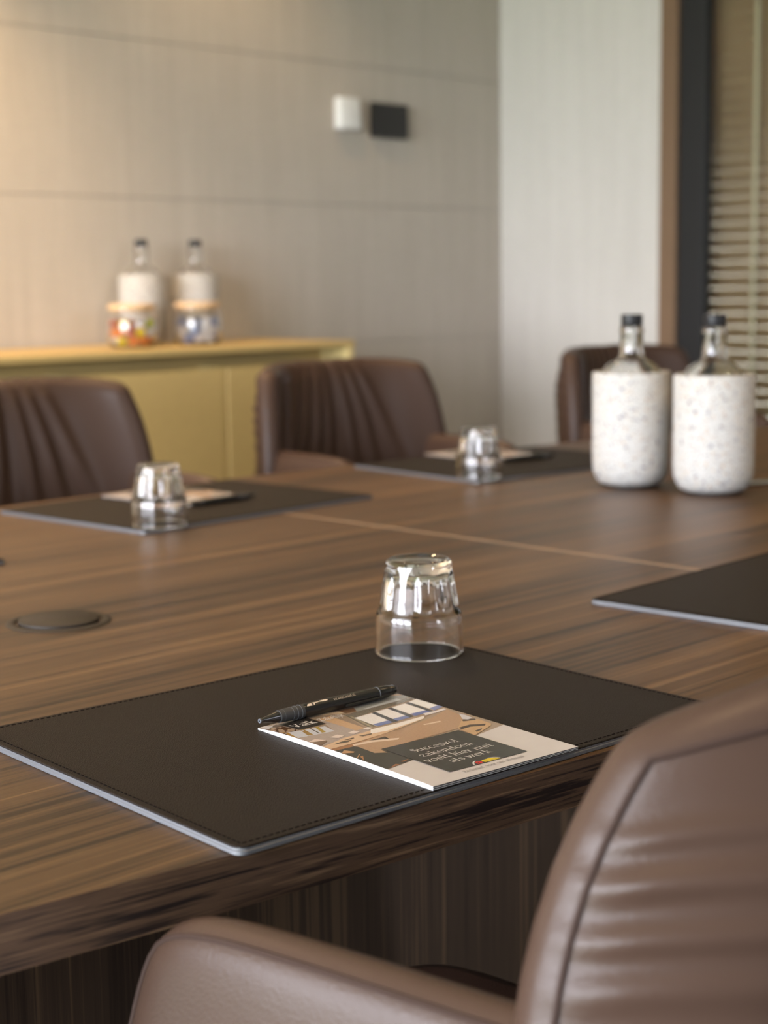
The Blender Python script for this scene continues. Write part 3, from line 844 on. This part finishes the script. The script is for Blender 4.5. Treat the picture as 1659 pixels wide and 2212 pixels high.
# ================================================================== BROCHURES
BW, BH = 0.1445, 0.2065
PICTURE = [
 ((90, 62, 40), [(0.000,0.018), (0.103,0.017), (0.105,0.144), (0.000,0.255), (0.000,0.217)]),
 ((150, 130, 112), [(0.103,0.017), (0.310,0.022), (0.482,0.101), (0.398,0.303), (0.246,0.255), (0.259,0.182), (0.105,0.144)]),
 ((172, 156, 146), [(0.000,0.255), (0.239,0.261), (0.321,0.083), (0.406,0.084), (0.394,0.372), (0.219,0.359), (0.004,0.393)]),
 ((196, 196, 202), [(0.014,0.156), (0.259,0.182), (0.239,0.261), (0.004,0.249)]),
 ((165, 125, 55), [(0.016,0.137), (0.036,0.160), (0.006,0.250), (0.000,0.236)]),
 ((150, 118, 60), [(0.114,0.160), (0.138,0.161), (0.108,0.251), (0.076,0.246)]),
 ((70, 50, 35), [(0.169,0.171), (0.177,0.170), (0.154,0.247), (0.146,0.247)]),
 ((165, 140, 70), [(0.206,0.168), (0.229,0.168), (0.191,0.250), (0.166,0.249)]),
 ((196, 160, 124), [(0.326,0.086), (0.406,0.084), (0.398,0.303), (0.329,0.310)]),
 ((118, 108, 90), [(0.482,0.090), (0.510,0.152), (0.475,0.311), (0.418,0.310)]),
 ((160, 148, 125), [(0.491,0.113), (0.497,0.126), (0.449,0.309), (0.430,0.309)]),
 ((196, 172, 142), [(0.310,0.022), (0.445,0.021), (0.479,0.061), (0.409,0.060)]),
 ((205, 182, 152), [(0.422,0.055), (0.500,0.056), (0.537,0.080), (0.471,0.082)]),
 ((120, 92, 70), [(0.505,0.037), (0.624,0.046), (0.597,0.097), (0.506,0.094)]),
 ((150, 150, 145), [(0.619,0.043), (0.822,0.011), (0.927,0.008), (1.000,0.034), (1.000,0.073), (0.663,0.118), (0.573,0.104)]),
 ((186, 188, 188), [(0.634,0.087), (0.923,0.053), (0.927,0.092), (0.660,0.120)]),
 ((120, 112, 100), [(0.482,0.107), (1.000,0.080), (1.000,0.109), (0.491,0.162)]),
 ((232, 226, 222), [(0.482,0.166), (0.620,0.157), (0.591,0.313), (0.468,0.317)]),
 ((234, 228, 224), [(0.644,0.151), (0.740,0.149), (0.727,0.304), (0.619,0.310)]),
 ((236, 230, 226), [(0.772,0.147), (0.886,0.136), (0.877,0.297), (0.758,0.302)]),
 ((236, 232, 228), [(0.923,0.129), (1.000,0.113), (1.000,0.269), (0.913,0.292)]),
 ((120, 130, 175), [(0.475,0.284), (0.599,0.280), (0.593,0.314), (0.470,0.318)]),
 ((120, 130, 175), [(0.624,0.276), (0.730,0.273), (0.727,0.304), (0.619,0.310)]),
 ((110, 120, 170), [(0.761,0.267), (0.877,0.268), (0.877,0.297), (0.758,0.302)]),
 ((130, 138, 180), [(0.917,0.256), (1.000,0.242), (1.000,0.273), (0.913,0.292)]),
 ((82, 84, 90), [(0.615,0.158), (0.647,0.152), (0.619,0.314), (0.581,0.315)]),
 ((82, 84, 90), [(0.743,0.147), (0.774,0.149), (0.749,0.303), (0.716,0.303)]),
 ((78, 80, 86), [(0.894,0.129), (0.923,0.129), (0.901,0.295), (0.873,0.304)]),
 ((214, 180, 146), [(0.000,0.404), (0.189,0.359), (0.471,0.340), (0.795,0.326), (0.755,0.355), (0.409,0.412), (0.159,0.437), (0.000,0.448)]),
 ((236, 226, 216), [(0.400,0.335), (0.595,0.336), (0.798,0.324), (0.758,0.352), (0.452,0.389), (0.345,0.381)]),
 ((160, 112, 74), [(0.000,0.448), (0.153,0.443), (0.409,0.412), (0.374,0.460), (0.126,0.473), (0.000,0.478)]),
 ((222, 200, 186), [(0.000,0.318), (0.058,0.304), (0.092,0.340), (0.036,0.361)]),
 ((120, 95, 75), [(0.000,0.330), (0.031,0.365), (0.089,0.343), (0.080,0.357), (0.010,0.388), (0.000,0.374)]),
 ((224, 204, 190), [(0.141,0.319), (0.202,0.308), (0.217,0.338), (0.167,0.349)]),
 ((226, 208, 196), [(0.261,0.316), (0.317,0.306), (0.331,0.331), (0.277,0.341)]),
 ((228, 214, 204), [(0.376,0.309), (0.419,0.302), (0.430,0.322), (0.388,0.332)]),
 ((92, 76, 62), [(0.066,0.406), (0.136,0.393), (0.202,0.397), (0.155,0.415)]),
 ((96, 80, 66), [(0.159,0.383), (0.232,0.377), (0.227,0.388), (0.183,0.391)]),
 ((110, 92, 76), [(0.271,0.373), (0.356,0.378), (0.343,0.390), (0.282,0.390)]),
 ((64, 60, 54), [(0.000,0.475), (0.126,0.473), (0.132,0.588), (0.181,0.611), (0.190,0.570), (0.252,0.648), (0.275,0.800), (0.188,0.760), (0.000,0.768)]),
 ((178, 144, 114), [(0.141,0.450), (0.403,0.417), (0.356,0.482), (0.700,0.377), (0.791,0.367), (0.981,0.313), (0.946,0.433), (0.872,0.489), (0.760,0.543), (0.192,0.566), (0.189,0.609), (0.130,0.586)]),
 ((226, 200, 176), [(0.141,0.450), (0.272,0.451), (0.410,0.493), (0.382,0.506), (0.246,0.473), (0.132,0.468)]),
 ((220, 192, 164), [(0.675,0.412), (0.791,0.419), (0.780,0.433), (0.673,0.424)]),
 ((70, 58, 48), [(0.256,0.448), (0.371,0.444), (0.356,0.482), (0.320,0.466)]),
 ((196, 160, 120), [(0.889,0.466), (0.970,0.501), (0.962,0.573), (0.932,0.596), (0.737,0.653), (0.760,0.543)]),
 ((72, 60, 50), [(0.889,0.466), (0.962,0.487), (0.949,0.501), (0.878,0.484)]),
 ((80, 66, 54), [(0.776,0.536), (0.860,0.533), (0.936,0.565), (0.908,0.581), (0.834,0.557), (0.763,0.561)]),
 ((84, 70, 58), [(0.798,0.608), (0.862,0.600), (0.834,0.616), (0.791,0.623)]),
 ((226, 216, 212), [(0.819,0.298), (0.908,0.302), (0.979,0.294), (0.975,0.313), (0.886,0.324), (0.806,0.324)]),
 ((205, 200, 202), [(0.965,0.393), (0.972,0.424), (0.963,0.471), (0.920,0.478), (0.905,0.459)]),
 ((170, 122, 82), [(0.000,0.640), (0.033,0.588), (0.053,0.588), (0.000,0.640)]),
 ((196, 150, 106), [(0.000,0.598), (0.053,0.565), (0.057,0.567), (0.000,0.602)]),
 ((190, 148, 108), [(0.000,0.514), (0.039,0.491), (0.067,0.528), (0.050,0.539), (0.025,0.510), (0.000,0.524)]),
 ((168, 116, 80), [(0.000,0.768), (0.085,0.737), (0.113,0.758)]),
 ((150, 104, 72), [(0.133,0.724), (0.197,0.717), (0.175,0.728), (0.141,0.733)]),
]

def cover_z(u, v):
    """u from the left edge, v from the top edge; the left edge of the closed brochure bulges a little"""
    bulge = 0.0012*math.exp(-u/0.25)*math.sin(PI*min(1, max(0, v)))**0.8
    drop = 0.0018*math.exp(-(u/0.22)**2)*math.exp(-(v/0.10)**2)
    return 0.0030+bulge-drop-0.0008*u*v
def uv_to_local(u, v, off=0.0):
    return Vector(((u-0.5)*BW, (0.5-v)*BH, cover_z(u, v)+off))

def ink_mesh(name, polys, mat, parent, maxlen=0.06, step=0.000006, base=0.00003):
    """flat print: polygons in cover uv space with a colour each, laid onto the curved cover"""
    bm = bmesh.new()
    lay = bm.loops.layers.float_color.new('ink')
    for k, (col, pts) in enumerate(polys):
        b2 = bmesh.new()
        vs = [b2.verts.new((u, v, 0)) for u, v in pts]
        try:
            b2.faces.new(vs)
        except ValueError:
            b2.free(); continue
        bmesh.ops.triangulate(b2, faces=b2.faces)
        for _ in range(5):
            es = [e for e in b2.edges if e.calc_length() > maxlen]
            if not es: break
            bmesh.ops.subdivide_edges(b2, edges=es, cuts=1)
            bmesh.ops.triangulate(b2, faces=[f for f in b2.faces if len(f.verts) > 3])
        mp = {v: bm.verts.new(uv_to_local(v.co.x, v.co.y, base+step*k)) for v in b2.verts}
        lin = tuple(srgb(*col)) if max(col) > 1 else (*col, 1)
        for f in b2.faces:
            nf = bm.faces.new([mp[v] for v in f.verts])
            for lp in nf.loops: lp[lay] = lin
        b2.free()
    bm.normal_update()
    for f in bm.faces:
        if f.normal.z < 0: f.normal_flip()
    me = bpy.data.meshes.new(name); bm.to_mesh(me); bm.free()
    return link_mesh(name, me, mat, parent, True)

def lettering(txt, u0, u1, v_base, em_v, col, nib=0.085, thin=0.030):
    qs, w = text_quads(txt, nib, thin)
    sx = (u1-u0)/w
    return [(col, [(u0+x*sx, v_base-y*em_v) for x, y in q]) for q in qs]

def make_brochure():
    root = empty('brochure', (0, 0, PAD_TOP))
    def sheet(name, z_lo, z_hi, mat, inset, edge=None, grid=14):
        bm = bmesh.new()
        n, m = grid, grid+6
        top, bot = [], []
        for i in range(n+1):
            a, b = [], []
            for j in range(m+1):
                u, v = i/n, j/m
                p = uv_to_local(u, v)
                f = p.z/0.0030
                x = p.x*(1-inset); y = p.y*(1-inset)
                a.append(bm.verts.new((x, y, z_hi*f))); b.append(bm.verts.new((x, y, z_lo*f)))
            top.append(a); bot.append(b)
        for i in range(n):
            for j in range(m):
                bm.faces.new((top[i][j], top[i][j+1], top[i+1][j+1], top[i+1][j]))
                bm.faces.new((bot[i][j], bot[i+1][j], bot[i+1][j+1], bot[i][j+1]))
        for i in range(n):
            bm.faces.new((top[i][0], top[i+1][0], bot[i+1][0], bot[i][0])); bm.faces.new((top[i][m], bot[i][m], bot[i+1][m], top[i+1][m]))
        for j in range(m):
            bm.faces.new((top[0][j], bot[0][j], bot[0][j+1], top[0][j+1])); bm.faces.new((top[n][j], top[n][j+1], bot[n][j+1], bot[n][j]))
        o = from_bm(name, bm, mat, root, True, 40)
        if edge:
            o.data.materials.append(edge)
            for p in o.data.polygons:
                if p.normal.y < -0.6 or p.normal.x > 0.6: p.material_index = 1
        return o
    dark = M['page_dark']
    sheet('back_cover', 0.0, 0.0003, M['paper'], 0.0, dark)
    sheet('pages', 0.0004, 0.0026, M['paper'], 0.004, dark)
    sheet('inner_leaf', 0.0015, 0.00165, M['paper'], 0.0, None)
    cov = sheet('front_cover', 0.0027, 0.0030, M['cover_cream'], 0.0, None)
    pic = [((164, 142, 122), [(0, 0), (1, 0), (1, 0.616), (0, 0.764)])]
    def clip(poly):          # keep the picture above the slanted cream field
        out = []
        f = lambda p: (0.764-0.148*p[0])-p[1]
        for a, b in zip(poly, poly[1:]+poly[:1]):
            fa, fb = f(a), f(b)
            if fa >= 0: out.append(a)
            if fa*fb < 0:
                t = fa/(fa-fb); out.append((a[0]+(b[0]-a[0])*t, a[1]+(b[1]-a[1])*t))
        return out
    for c, pts in PICTURE:
        q = clip([tuple(p) for p in pts])
        if len(q) > 2: pic.append((c, q))
    ink_mesh('cover_picture', pic, M['print'], cov)
    boxes = [((58, 54, 50), [(0.205, 0.562), (0.738, 0.562), (0.738, 0.924), (0.205, 0.924)]),
             ((52, 48, 44), [(0.108, 0.028), (0.292, 0.028), (0.292, 0.158), (0.108, 0.158)])]
    ink_mesh('title_field', boxes[:1], M['print'], cov, step=0.0, base=0.00042); ink_mesh('name_field', boxes[1:], M['print'], cov, step=0.0, base=0.00042)
    W_ = (232, 224, 216)
    txt = []
    txt += lettering('Succesvol', 0.292, 0.600, 0.674, 0.054, W_)
    txt += lettering('zakendoen', 0.274, 0.624, 0.735, 0.054, W_)
    txt += lettering('voelt hier niet', 0.232, 0.684, 0.796, 0.054, W_)
    txt += lettering('als werk', 0.326, 0.600, 0.850, 0.054, W_)
    txt += lettering('Valk', 0.124, 0.272, 0.126, 0.066, W_, 0.11, 0.04)
    txt += lettering('Zakelijk', 0.306, 0.472, 0.122, 0.052, (250, 246, 240), 0.075, 0.045)
    txt += lettering('Exclusief, voor ons allemaal', 0.258, 0.664, 0.964, 0.027, (60, 54, 50), 0.075, 0.035)
    ink_mesh('lettering', txt, M['print'], cov, maxlen=0.2, step=0.0, base=0.00046)
    logo = [((226, 220, 212), [(0.372, 0.918), (0.386, 0.902), (0.404, 0.892), (0.424, 0.888), (0.424, 0.892), (0.406, 0.898), (0.392, 0.907), (0.380, 0.922)]),
            ((200, 40, 32), [(0.400, 0.922), (0.398, 0.908), (0.412, 0.898), (0.432, 0.898), (0.442, 0.906), (0.438, 0.916), (0.424, 0.924)]),
            ((30, 24, 22), [(0.414, 0.906), (0.422, 0.904), (0.424, 0.909), (0.416, 0.911)]),
            ((228, 198, 20), [(0.446, 0.912), (0.452, 0.898), (0.500, 0.896), (0.536, 0.904), (0.552, 0.918), (0.548, 0.923), (0.450, 0.923)]),
            ((58, 54, 50), [(0.452, 0.9115), (0.548, 0.916), (0.548, 0.918), (0.452, 0.9135)]),
            ((226, 220, 212), [(0.500, 0.890), (0.540, 0.897), (0.562, 0.914), (0.560, 0.917), (0.538, 0.900), (0.500, 0.893)])]
    ink_mesh('emblem', logo, M['print'], cov, step=0.000005, base=0.00048)
    return root
M['page_dark'] = plain('dark_page_bleed', (0.035, 0.036, 0.04, 1), 0.5)
M['cover_cream'] = plain('cream_cover', (0.42, 0.375, 0.35, 1), 0.24)
br = make_brochure()
BOOKS = [((0.8461, 0.8200), -5.1, 'glossy brochure with a meeting room photo on the foreground desk pad'),
         ((1.602, 2.098), 182.0, 'brochure behind the tumbler on the desk pad before the leftmost chair'),
         ((2.395, 2.112), 174.0, 'brochure behind the tumbler on the desk pad before the middle chair')]
for i, ((x, y), a, lab) in enumerate(BOOKS):
    o = br if i == 0 else copy_tree(br)
    o.location = (x, y, PAD_TOP+0.0002); o.rotation_euler = (0, 0, math.radians(a))
    tag(o, lab, 'brochure', 'brochures on the desk pads')

# ================================================================== PENS
def make_pen():
    root = empty('pen', (0, 0, 0))
    def lz(name, prof, mat, par, n=28):
        bm = bmesh.new(); add_lathe(bm, prof, n)
        for v in bm.verts: v.co = Vector((v.co.z, v.co.x, v.co.y))
        return from_bm(name, bm, mat, par, True, 35)
    lz('tip', [(0.0, -0.0700), (0.0012, -0.0700), (0.0016, -0.0698), (0.0017, -0.0688), (0.0022, -0.066), (0.0040, -0.056), (0.0047, -0.0525), (0.0, -0.0525)], M['pen'], root)
    lz('nib_ring', [(0.0008, -0.0705), (0.0017, -0.0705), (0.0018, -0.0695), (0.0008, -0.0695)], M['ring'], root)
    g = lz('grip', [(0.0, -0.0526), (0.0049, -0.0526), (0.0053, -0.046), (0.0055, -0.036), (0.0056, -0.0285), (0.0, -0.0285)], M['pen_grip'], root)
    for k in range(6):
        x = -0.0520+k*0.0041
        r = 0.0049+0.0007*min(1, (x+0.0526)/0.02)
        lz('grip_ring', [(r-0.0004, x-0.00022), (r+0.00012, x-0.00018), (r+0.00012, x+0.00018), (r-0.0004, x+0.00022)], M['ring'], g)
    b = lz('barrel', [(0.0, -0.0285), (0.0055, -0.0285), (0.0057, -0.020), (0.0057, 0.030), (0.0055, 0.050), (0.0, 0.050)], M['pen'], root)
    lz('collar', [(0.0050, 0.0495), (0.00562, 0.0497), (0.00562, 0.0503), (0.0050, 0.0505)], M['ring'], root)
    lz('clicker_housing', [(0.0, 0.0502), (0.0055, 0.0502), (0.0052, 0.061), (0.0045, 0.0635), (0.0, 0.0635)], M['pen'], root)
    lz('clicker', [(0.0, 0.0635), (0.0038, 0.0635), (0.0042, 0.0655), (0.0042, 0.0675), (0.0034, 0.0695), (0.0, 0.070)], M['pen'], root)
    # clip on the lower side
    bm = bmesh.new(); add_box(bm, 0.012, 0.052, -0.0072, -0.0060, -0.0030, -0.0008, 0.0004, 1)
    from_bm('clip', bm, M['pen'], root, True, 35)
    # print on the barrel
    bm = bmesh.new()
    def wrap(x, h):
        a = math.radians(46)+h/0.0057*1.0
        return Vector((x, -0.00578*math.cos(a), 0.00578*math.sin(a)))
    qs, w = text_quads('valkexclusief.nl', 0.07, 0.04)
    for q in qs:
        try: bm.faces.new([bm.verts.new(wrap(0.0020+x*0.0225/w, y*0.0034)) for x, y in q])
        except ValueError: pass
    lp = [[(-.026, .0), (-.0235, .0), (-.0225, .0016), (-.0205, .0016), (-.0205, .0), (-.018, .0), (-.0175, .0014), (-.012, .0020), (-.012, .0026), (-.020, .0027), (-.0245, .0020)],
          [(-.0125, .0019), (-.007, .0012), (-.004, .0016), (-.0035, .0026), (-.006, .0034), (-.0105, .0033), (-.0125, .0027)]]
    for q in lp:
        bm.faces.new([bm.verts.new(wrap(x, y)) for x, y in q])
    bmesh.ops.triangulate(bm, faces=bm.faces)
    me = bpy.data.meshes.new('barrel_print'); bm.to_mesh(me); bm.free()
    link_mesh('barrel_print', me, M['print_beige'], b, False)
    return root
pen = make_pen()
PENS = [((0.8500, 0.9180), -4.0, 'black ballpoint pen with ribbed grip across the top of the foreground brochure'),
        ((1.612, 1.9815), 183.5, 'black pen beside the brochure before the leftmost chair'),
        ((2.392, 1.9930), 172.5, 'black pen beside the brochure before the middle chair')]
for i, ((x, y), a, lab) in enumerate(PENS):
    o = pen if i == 0 else copy_tree(pen)
    o.location = (x, y, PAD_TOP+(0.0089 if i == 0 else 0.0059)); o.rotation_euler = (0, 0, math.radians(a))
    tag(o, lab, 'pen', 'black pens')

# ================================================================== TUMBLERS (upside down)
def make_tumbler():
    prof = [(0.0385, 0.0004), (0.0400, 0.0), (0.0414, 0.0006), (0.0418, 0.0022), (0.0414, 0.006), (0.0410, 0.020), (0.0408, 0.0345), (0.0402, 0.0385), (0.0388, 0.0412),
            (0.0374, 0.0432), (0.0368, 0.048), (0.0358, 0.056), (0.0342, 0.066), (0.0326, 0.074), (0.0316, 0.080), (0.0311, 0.085), (0.0300, 0.0885), (0.0275, 0.0900), (0.0245, 0.0898), (0.0215, 0.0885), (0.0, 0.0880),
            ]
    inner = [(0.0, 0.0765), (0.018, 0.0768), (0.0255, 0.0758), (0.0280, 0.0725), (0.0300, 0.064), (0.0325, 0.052), (0.0345, 0.044), (0.0362, 0.038), (0.0372, 0.030), (0.0378, 0.012), (0.0382, 0.003)]
    zmid = {}
    def mod(k, a, r, z):
        if 0.040 < z < 0.082 and k < 17:
            w = min(1, (z-0.040)/0.006)*min(1, (0.082-z)/0.012)
            return r-0.0026*w*(0.5+0.5*math.cos(10*a))**1.5+0.0004*w
        return r
    return lathe('tumbler', prof+inner, M['glass'], None, 120, True, mod, 60)
tb = make_tumbler()
GLASSES = [((1.0585, 1.0170), PAD_TOP+0.0004, 'clear ribbed tumbler upside down at the corner of the foreground desk pad'),
           ((1.3960, 1.8660), PAD_TOP+0.0004, 'upside down clear tumbler on the desk pad before the leftmost chair'),
           ((2.1190, 1.8830), PAD_TOP+0.0004, 'upside down clear tumbler on the desk pad before the middle chair')]
for i, ((x, y), z, lab) in enumerate(GLASSES):
    o = tb if i == 0 else copy_tree(tb)
    o.location = (x, y, z); o.rotation_euler = (0, 0, 0.3*i)
    tag(o, lab, 'glass', 'upturned tumblers')

# ================================================================== BOTTLES IN TERRAZZO COOLERS
def make_cooler():
    root = empty('bottle_cooler', (0, 0, 0))
    lathe('body', [(0.0, 0.004), (0.044, 0.004), (0.054, 0.008), (0.0610, 0.017), (0.0650, 0.030), (0.0662, 0.045), (0.0666, 0.193), (0.0656, 0.1965), (0.0630, 0.1972), (0.0606, 0.1955), (0.0600, 0.19), (0.0590, 0.03), (0.050, 0.016), (0.0, 0.015)], M['terrazzo'], root, 72)
    lathe('foot', [(0.0, 0.0), (0.045, 0.0), (0.046, 0.004), (0.0, 0.0045)], M['black_metal'], root, 48)
    return root
def make_bottle():
    root = empty('glass_bottle', (0, 0, 0))
    out = [(0.0, 0.0), (0.044, 0.0), (0.0495, 0.005), (0.0505, 0.012), (0.0505, 0.170), (0.0490, 0.180), (0.044, 0.189), (0.034, 0.196), (0.0255, 0.2005), (0.0215, 0.2055), (0.0198, 0.212), (0.0192, 0.2450), (0.0205, 0.2465), (0.0208, 0.2520), (0.0198, 0.2545), (0.0190, 0.2570)]
    inn = [(0.0160, 0.2570), (0.0160, 0.213), (0.0178, 0.204), (0.024, 0.1965), (0.033, 0.1915), (0.0415, 0.185), (0.0460, 0.177), (0.0470, 0.168), (0.0470, 0.014), (0.045, 0.009), (0.0, 0.0085)]
    lathe('glass_body', out+inn, M['bottle'], root, 64, False, None, 60)
    lathe('cap', [(0.0, 0.2775), (0.0170, 0.2772), (0.0184, 0.2758), (0.0186, 0.2590), (0.0180, 0.2576), (0.0, 0.2576)], M['cap'], root, 48)
    return root
cool0, bot0 = make_cooler(), make_bottle()
SPOTS = [((2.2320, 1.6330), TABLE_Z, 'on the table, left of the two', ),
         ((2.2420, 1.4730), TABLE_Z, 'on the table, right of the two'),
         ((2.7400, 3.7050), 0.932, 'behind the jar of orange sweets'),
         ((2.9330, 3.7050), 0.932, 'behind the jar of white sweets')]
for i, ((x, y), z, lab) in enumerate(SPOTS):
    c = cool0 if i == 0 else copy_tree(cool0)
    b = bot0 if i == 0 else copy_tree(bot0)
    c.location = (x, y, z); b.location = (x, y, z+0.0175)
    c.rotation_euler = (0, 0, i*1.3)
    tag(c, 'white speckled stone bottle cooler '+lab, 'bottle cooler', 'terrazzo bottle coolers')
    tag(b, 'black capped bottle in the cooler '+lab, 'bottle', 'black capped bottles')

# little chrome bottle opener lying behind the right cooler
op = empty('bottle_opener', (2.365, 1.452, TABLE_Z), math.radians(-20))
tag(op, 'small shiny metal bottle opener lying right of the speckled coolers', 'bottle opener')
tube('loop', [(0.030+0.014*math.cos(a), 0.014*math.sin(a), 0.006) for a in [2*PI*i/20 for i in range(20)]], 0.0042, M['chrome'], op, 8, closed=True)
tube('handle', [(0.018, 0, 0.006), (-0.01, 0, 0.0062), (-0.045, 0, 0.006)], [0.0042, 0.0055, 0.005], M['chrome'], op, 10)

# ================================================================== SIDEBOARD
SB_X0, SB_X1, SB_Y0, SB_Y1, SB_Z = 1.27, 3.232, 3.35, 3.812, 0.932
sb = empty('sideboard', ((SB_X0+SB_X1)/2, (SB_Y0+SB_Y1)/2, 0))
tag(sb, 'olive gold lacquered sideboard with grip groove under its top', 'sideboard')
mx_, my_ = (SB_X0+SB_X1)/2, (SB_Y0+SB_Y1)/2
sbx = lambda n, x0, x1, y0, y1, z0, z1, m, b=0.002: box(n, (x0-mx_, x1-mx_, y0-my_, y1-my_, z0, z1), m, sb, bev=b)
sbx('top', SB_X0, SB_X1, SB_Y0, SB_Y1, SB_Z-0.018, SB_Z, M['gold'])
sbx('carcass', SB_X0+0.02, SB_X1-0.02, SB_Y0+0.12, SB_Y1, 0.10, SB_Z-0.018, M['gold'], 0)
sbx('end_panel', SB_X1-0.028, SB_X1-0.004, SB_Y0+0.002, SB_Y1, 0.10, SB_Z-0.018, M['gold_light'])
sbx('end_panel', SB_X0+0.004, SB_X0+0.028, SB_Y0+0.002, SB_Y1, 0.10, SB_Z-0.018, M['gold_light'])
sbx('plinth', SB_X0+0.05, SB_X1-0.05, SB_Y0+0.06, SB_Y1-0.02, 0.0, 0.10, M['black_metal'])
dx = [SB_X1-0.03, 2.747, 2.254, 1.762, SB_X0+0.03]
for b_, a_ in zip(dx[:-1], dx[1:]):
    sbx('door', a_+0.006, b_-0.006, SB_Y0+0.004, SB_Y0+0.024, 0.105, SB_Z-0.058, M['gold'], 0.003)
for x in dx[1:-1]:
    sbx('divider', x-0.005, x+0.005, SB_Y0+0.010, SB_Y0+0.12, 0.10, SB_Z-0.058, M['gold_light'], 0.001)

# ================================================================== SWEET JARS
def make_jar():
    root = empty('sweet_jar', (0, 0, 0))
    out = [(0.0, 0.0), (0.050, 0.0), (0.060, 0.004), (0.0665, 0.016), (0.0690, 0.035), (0.0690, 0.062), (0.0670, 0.078), (0.0630, 0.090), (0.0605, 0.096), (0.0600, 0.102)]
    inn = [(0.0575, 0.102), (0.0580, 0.096), (0.0605, 0.089), (0.0645, 0.077), (0.0665, 0.062), (0.0665, 0.036), (0.064, 0.018), (0.058, 0.008), (0.048, 0.0045), (0.0, 0.0045)]
    lathe('glass_body', out+inn, M['glass'], root, 56, False, None, 60)
    lathe('lid', [(0.0, 0.1175), (0.060, 0.1175), (0.0632, 0.1155), (0.0636, 0.1045), (0.0615, 0.1025), (0.0565, 0.1025), (0.0565, 0.094), (0.0, 0.094)], M['cork'], root, 56)
    return root
def make_sweet():
    bm = bmesh.new()
    add_lathe(bm, [(0.0, -0.0105), (0.006, -0.0095), (0.0092, -0.005), (0.0098, 0.0), (0.0092, 0.005), (0.006, 0.0095), (0.0, 0.0105)], 10)
    for s in (-1, 1):
        c = bm.verts.new((0, 0, s*0.0092))
        ring = [bm.verts.new((0.0085*math.cos(2*PI*k/8)*(1 if k % 2 else .6), 0.0085*math.sin(2*PI*k/8)*(1 if k % 2 else .6), s*(0.0165 if k % 2 else 0.0150))) for k in range(8)]
        for k in range(8): bm.faces.new((c, ring[k], ring[(k+1) % 8]))
    me = bpy.data.meshes.new('wrapped_sweet'); bmesh.ops.recalc_face_normals(bm, faces=bm.faces); bm.to_mesh(me); bm.free()
    for p in me.polygons: p.use_smooth = True
    return me
WR = {n: plain('wrapper_'+n, c, 0.3) for n, c in dict(orange=(0.85, 0.25, 0.03, 1), yellow=(0.88, 0.70, 0.02, 1), white=(0.88, 0.88, 0.88, 1), green=(0.55, 0.68, 0.05, 1), red=(0.50, 0.10, 0.04, 1), blue=(0.28, 0.36, 0.60, 1)).items()}
sweet_me = {}
for n, m in WR.items():
    me = make_sweet(); me.materials.append(m); sweet_me[n] = me
jar0 = make_jar()
JARS = [((2.5905, 3.555), 'glass jar with pale wooden lid holding orange and yellow sweets', ['orange', 'orange', 'yellow', 'white', 'orange', 'green', 'white', 'yellow', 'red'], 'the left jar'),
        ((2.8154, 3.555), 'glass jar with pale wooden lid holding white and blue sweets', ['white', 'white', 'blue', 'white', 'white', 'blue'], 'the right jar')]
rnd = random.Random(3)
for i, ((x, y), lab, cols, where) in enumerate(JARS):
    o = jar0 if i == 0 else copy_tree(jar0)
    o.location = (x, y, SB_Z); o.rotation_euler = (0, 0, i)
    tag(o, lab, 'jar', 'sweet jars on the sideboard')
    n = 0
    for layer in range(3):
        for ringr, cnt in ((0.0, 1), (0.024, 5), (0.0475, 10)):
            if layer == 2 and ringr > 0.04: cnt = 7
            for k in range(cnt):
                a = 2*PI*k/cnt+layer*0.45+ringr*20
                rr = ringr+rnd.uniform(-0.001, 0.001)-(0.003 if layer == 0 and ringr > .04 else 0)
                col = cols[(n*7+layer*2+k) % len(cols)]
                s = bpy.data.objects.new('wrapped_sweet', sweet_me[col]); COL.objects.link(s)
                s.location = (x+rr*math.cos(a), y+rr*math.sin(a), SB_Z+0.0170+layer*0.0235)
                s.rotation_euler = (rnd.uniform(1.2, 1.9), rnd.uniform(-0.3, 0.3), a+PI/2+rnd.uniform(-0.3, 0.3))
                s.scale = (1.2, 1.2, 0.85)
                tag(s, '%s wrapped sweet inside %s on the sideboard' % (col, where), 'sweet', '%s sweets in %s' % (col, where))
                n += 1

# ================================================================== WALL PLATES
wt = empty('wall_thermostat', (3.655, WALL_B, 1.64))
tag(wt, 'small white thermostat on the linen wall', 'thermostat')
bm = bmesh.new()
def wedge(bm, x0, x1, z0, z1, d_top, d_bot, bev):
    co = [(x0, 0, z0), (x1, 0, z0), (x1, 0, z1), (x0, 0, z1), (x0, -d_bot, z0), (x1, -d_bot, z0), (x1, -d_top, z1), (x0, -d_top, z1)]
    v = [bm.verts.new(c) for c in co]
    for f in ((0, 1, 2, 3), (4, 7, 6, 5), (0, 4, 5, 1), (1, 5, 6, 2), (2, 6, 7, 3), (3, 7, 4, 0)): bm.faces.new([v[i] for i in f])
    bmesh.ops.bevel(bm, geom=bm.edges[:], offset=bev, segments=2, profile=0.5, affect='EDGES')
wedge(bm, -0.046, 0.044, -0.050, 0.050, 0.028, 0.036, 0.004)
from_bm('housing', bm, M['white_plastic'], wt, True, 35)
box('sensor_slot', (-0.02, 0.02, -0.0355, -0.033, -0.040, -0.034), M['white_plastic'], wt)
wp = empty('wall_control_panel', (3.845, WALL_B, 1.628))
tag(wp, 'square black control panel on the linen wall beside the thermostat', 'control panel')
box('housing', (-0.078, 0.078, -0.022, 0.0, -0.056, 0.056), M['black_plastic'], wp, bev=0.003)
box('face_plate', (-0.076, 0.076, -0.030, -0.0222, -0.054, 0.054), M['black_plastic'], wp, bev=0.002)
